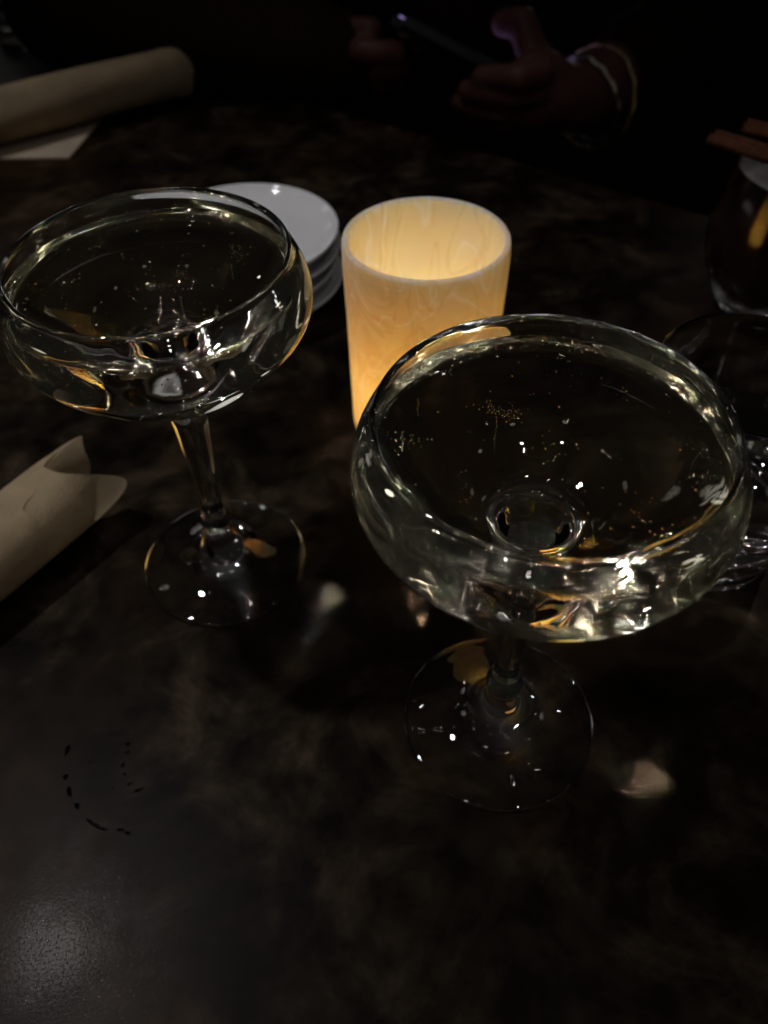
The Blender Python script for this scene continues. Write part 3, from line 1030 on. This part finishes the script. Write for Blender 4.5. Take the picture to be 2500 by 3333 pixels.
chain(bm, [(-0.27, 0.80, 0.050, 0.050), (-0.16, 0.765, 0.045, 0.045), (-0.055, 0.737, 0.033, 0.040), (-0.030, 0.735, 0.026, 0.036)])
chain(bm, [(0.345, 0.84, 0.03, 0.052), (0.21, 0.90, 0.29, 0.068), (0.02, 0.96, 0.315, 0.085)])
chain(bm, [(-0.27, 0.80, 0.052, 0.051), (-0.15, 1.02, 0.29, 0.068), (0.02, 0.96, 0.315, 0.085)])
for z, sx in ((0.27, 0.180), (0.15, 0.172), (0.02, 0.158), (-0.12, 0.168), (-0.24, 0.182)):
    ball(bm, (0.035, 0.985, z), (sx, 0.122, 0.12), Matrix.Rotation(math.atan2(-0.604, 0.797), 4, 'Z'))
remeshed('sweater', bm, 0.005, M['sweater'], person)
bm = bmesh.new()
ball(bm, (0.004, 0.936, 0.565), (0.084, 0.094, 0.100))
ball(bm, (0.025, 0.985, 0.500), (0.080, 0.070, 0.120))
ball(bm, (0.078, 0.930, 0.480), (0.026, 0.050, 0.120)); ball(bm, (-0.066, 0.985, 0.480), (0.026, 0.050, 0.120))
remeshed('hair', bm, 0.005, M['hair'], person)

# phone
a = Vector((0.8991, -0.1998, -0.3896)); ns = Vector((0.4257, 0.6066, 0.6714)); b = a.cross(ns)
ph = thing('phone', 'dark phone with a lit purple screen held across the table', 'phone', (0, 0, 0))
pc = Vector((0.072, 0.689, 0.0435)) - b * 0.036
mt4 = Matrix.Identity(4)
for i in range(3):
    mt4[i][0], mt4[i][1], mt4[i][2] = a[i], b[i], ns[i]
mt4.translation = pc
ph.matrix_world = mt4
def rbox(name, sx, sy, sz, cx, cyy, cz, bev, mat, parent):
    bm = bmesh.new()
    bmesh.ops.create_cube(bm, size=1, matrix=Matrix.Translation((cx, cyy, cz)) @ Matrix.Diagonal((sx, sy, sz, 1)))
    ve = [e for e in bm.edges if abs((e.verts[0].co - e.verts[1].co).z) > sz * 0.9]
    bmesh.ops.bevel(bm, geom=ve, offset=bev, segments=6, affect='EDGES')
    o = bm_obj(name, bm, mat, parent)
    bevel_mod(o, min(0.0016, sz * 0.4), 3)
    return o
rbox('case', 0.124, 0.070, 0.009, 0, 0, 0, 0.009, M['phone'], ph)
rbox('screen', 0.116, 0.064, 0.0006, 0, 0, 0.0049, 0.006, M['screen'], ph)
cmod = rbox('camera_bump', 0.028, 0.028, 0.002, -0.042, 0.016, -0.0054, 0.006, M['phone'], ph)
P_, N_ = lathe_grid(catmull([(0.0, -0.0005), (0.0045, -0.0005), (0.005, 0.0), (0.0045, 0.0006), (0.0, 0.0006)], 2), 20)
for k, (x, y) in enumerate(((-0.048, 0.022), (-0.036, 0.010))):
    ln = grid_mesh('lens', P_, N_, M['silver'], cmod); ln.location = (x, y, -0.0066)

# bracelets on the wrist
wax = (Vector((0.165, 0.686, 0.008)) - Vector((0.26, 0.765, 0.017))).normalized()
for k, (d, rad, tube, mat, tilt, lab) in enumerate(((0.012, 0.034, 0.0022, 'silver', 0.15, 'silver bangle on the wrist beside the dark phone'),
                                               (0.024, 0.039, 0.0018, 'gold', -0.25, 'thin gold bangle behind the silver one on the wrist'))):
    c = Vector((0.165, 0.686, 0.008)) - wax * d - Vector((0, 0, 0.006 + 0.003 * k))
    bm = bmesh.new()
    nU, nV = 64, 12
    q = wax.to_track_quat('Z', 'Y').to_matrix() @ Matrix.Rotation(tilt, 3, 'X')
    vs = []
    for i in range(nU):
        u = 2 * PI * i / nU
        for j in range(nV):
            v = 2 * PI * j / nV
            tw = tube * (1 + 0.35 * math.sin(u * 14 + v))
            vs.append(bm.verts.new(c + q @ Vector(((rad + tw * math.cos(v)) * math.cos(u), (rad + tw * math.cos(v)) * math.sin(u), tw * math.sin(v)))))
    for i in range(nU):
        for j in range(nV):
            A = i * nV + j; B = ((i + 1) % nU) * nV + j; D = i * nV + (j + 1) % nV; E_ = ((i + 1) % nU) * nV + (j + 1) % nV
            bm.faces.new((vs[A], vs[B], vs[E_], vs[D]))
    tag(bm_obj('bracelet', bm, M[mat]), lab, 'bracelet', 'bracelets on the wrist')
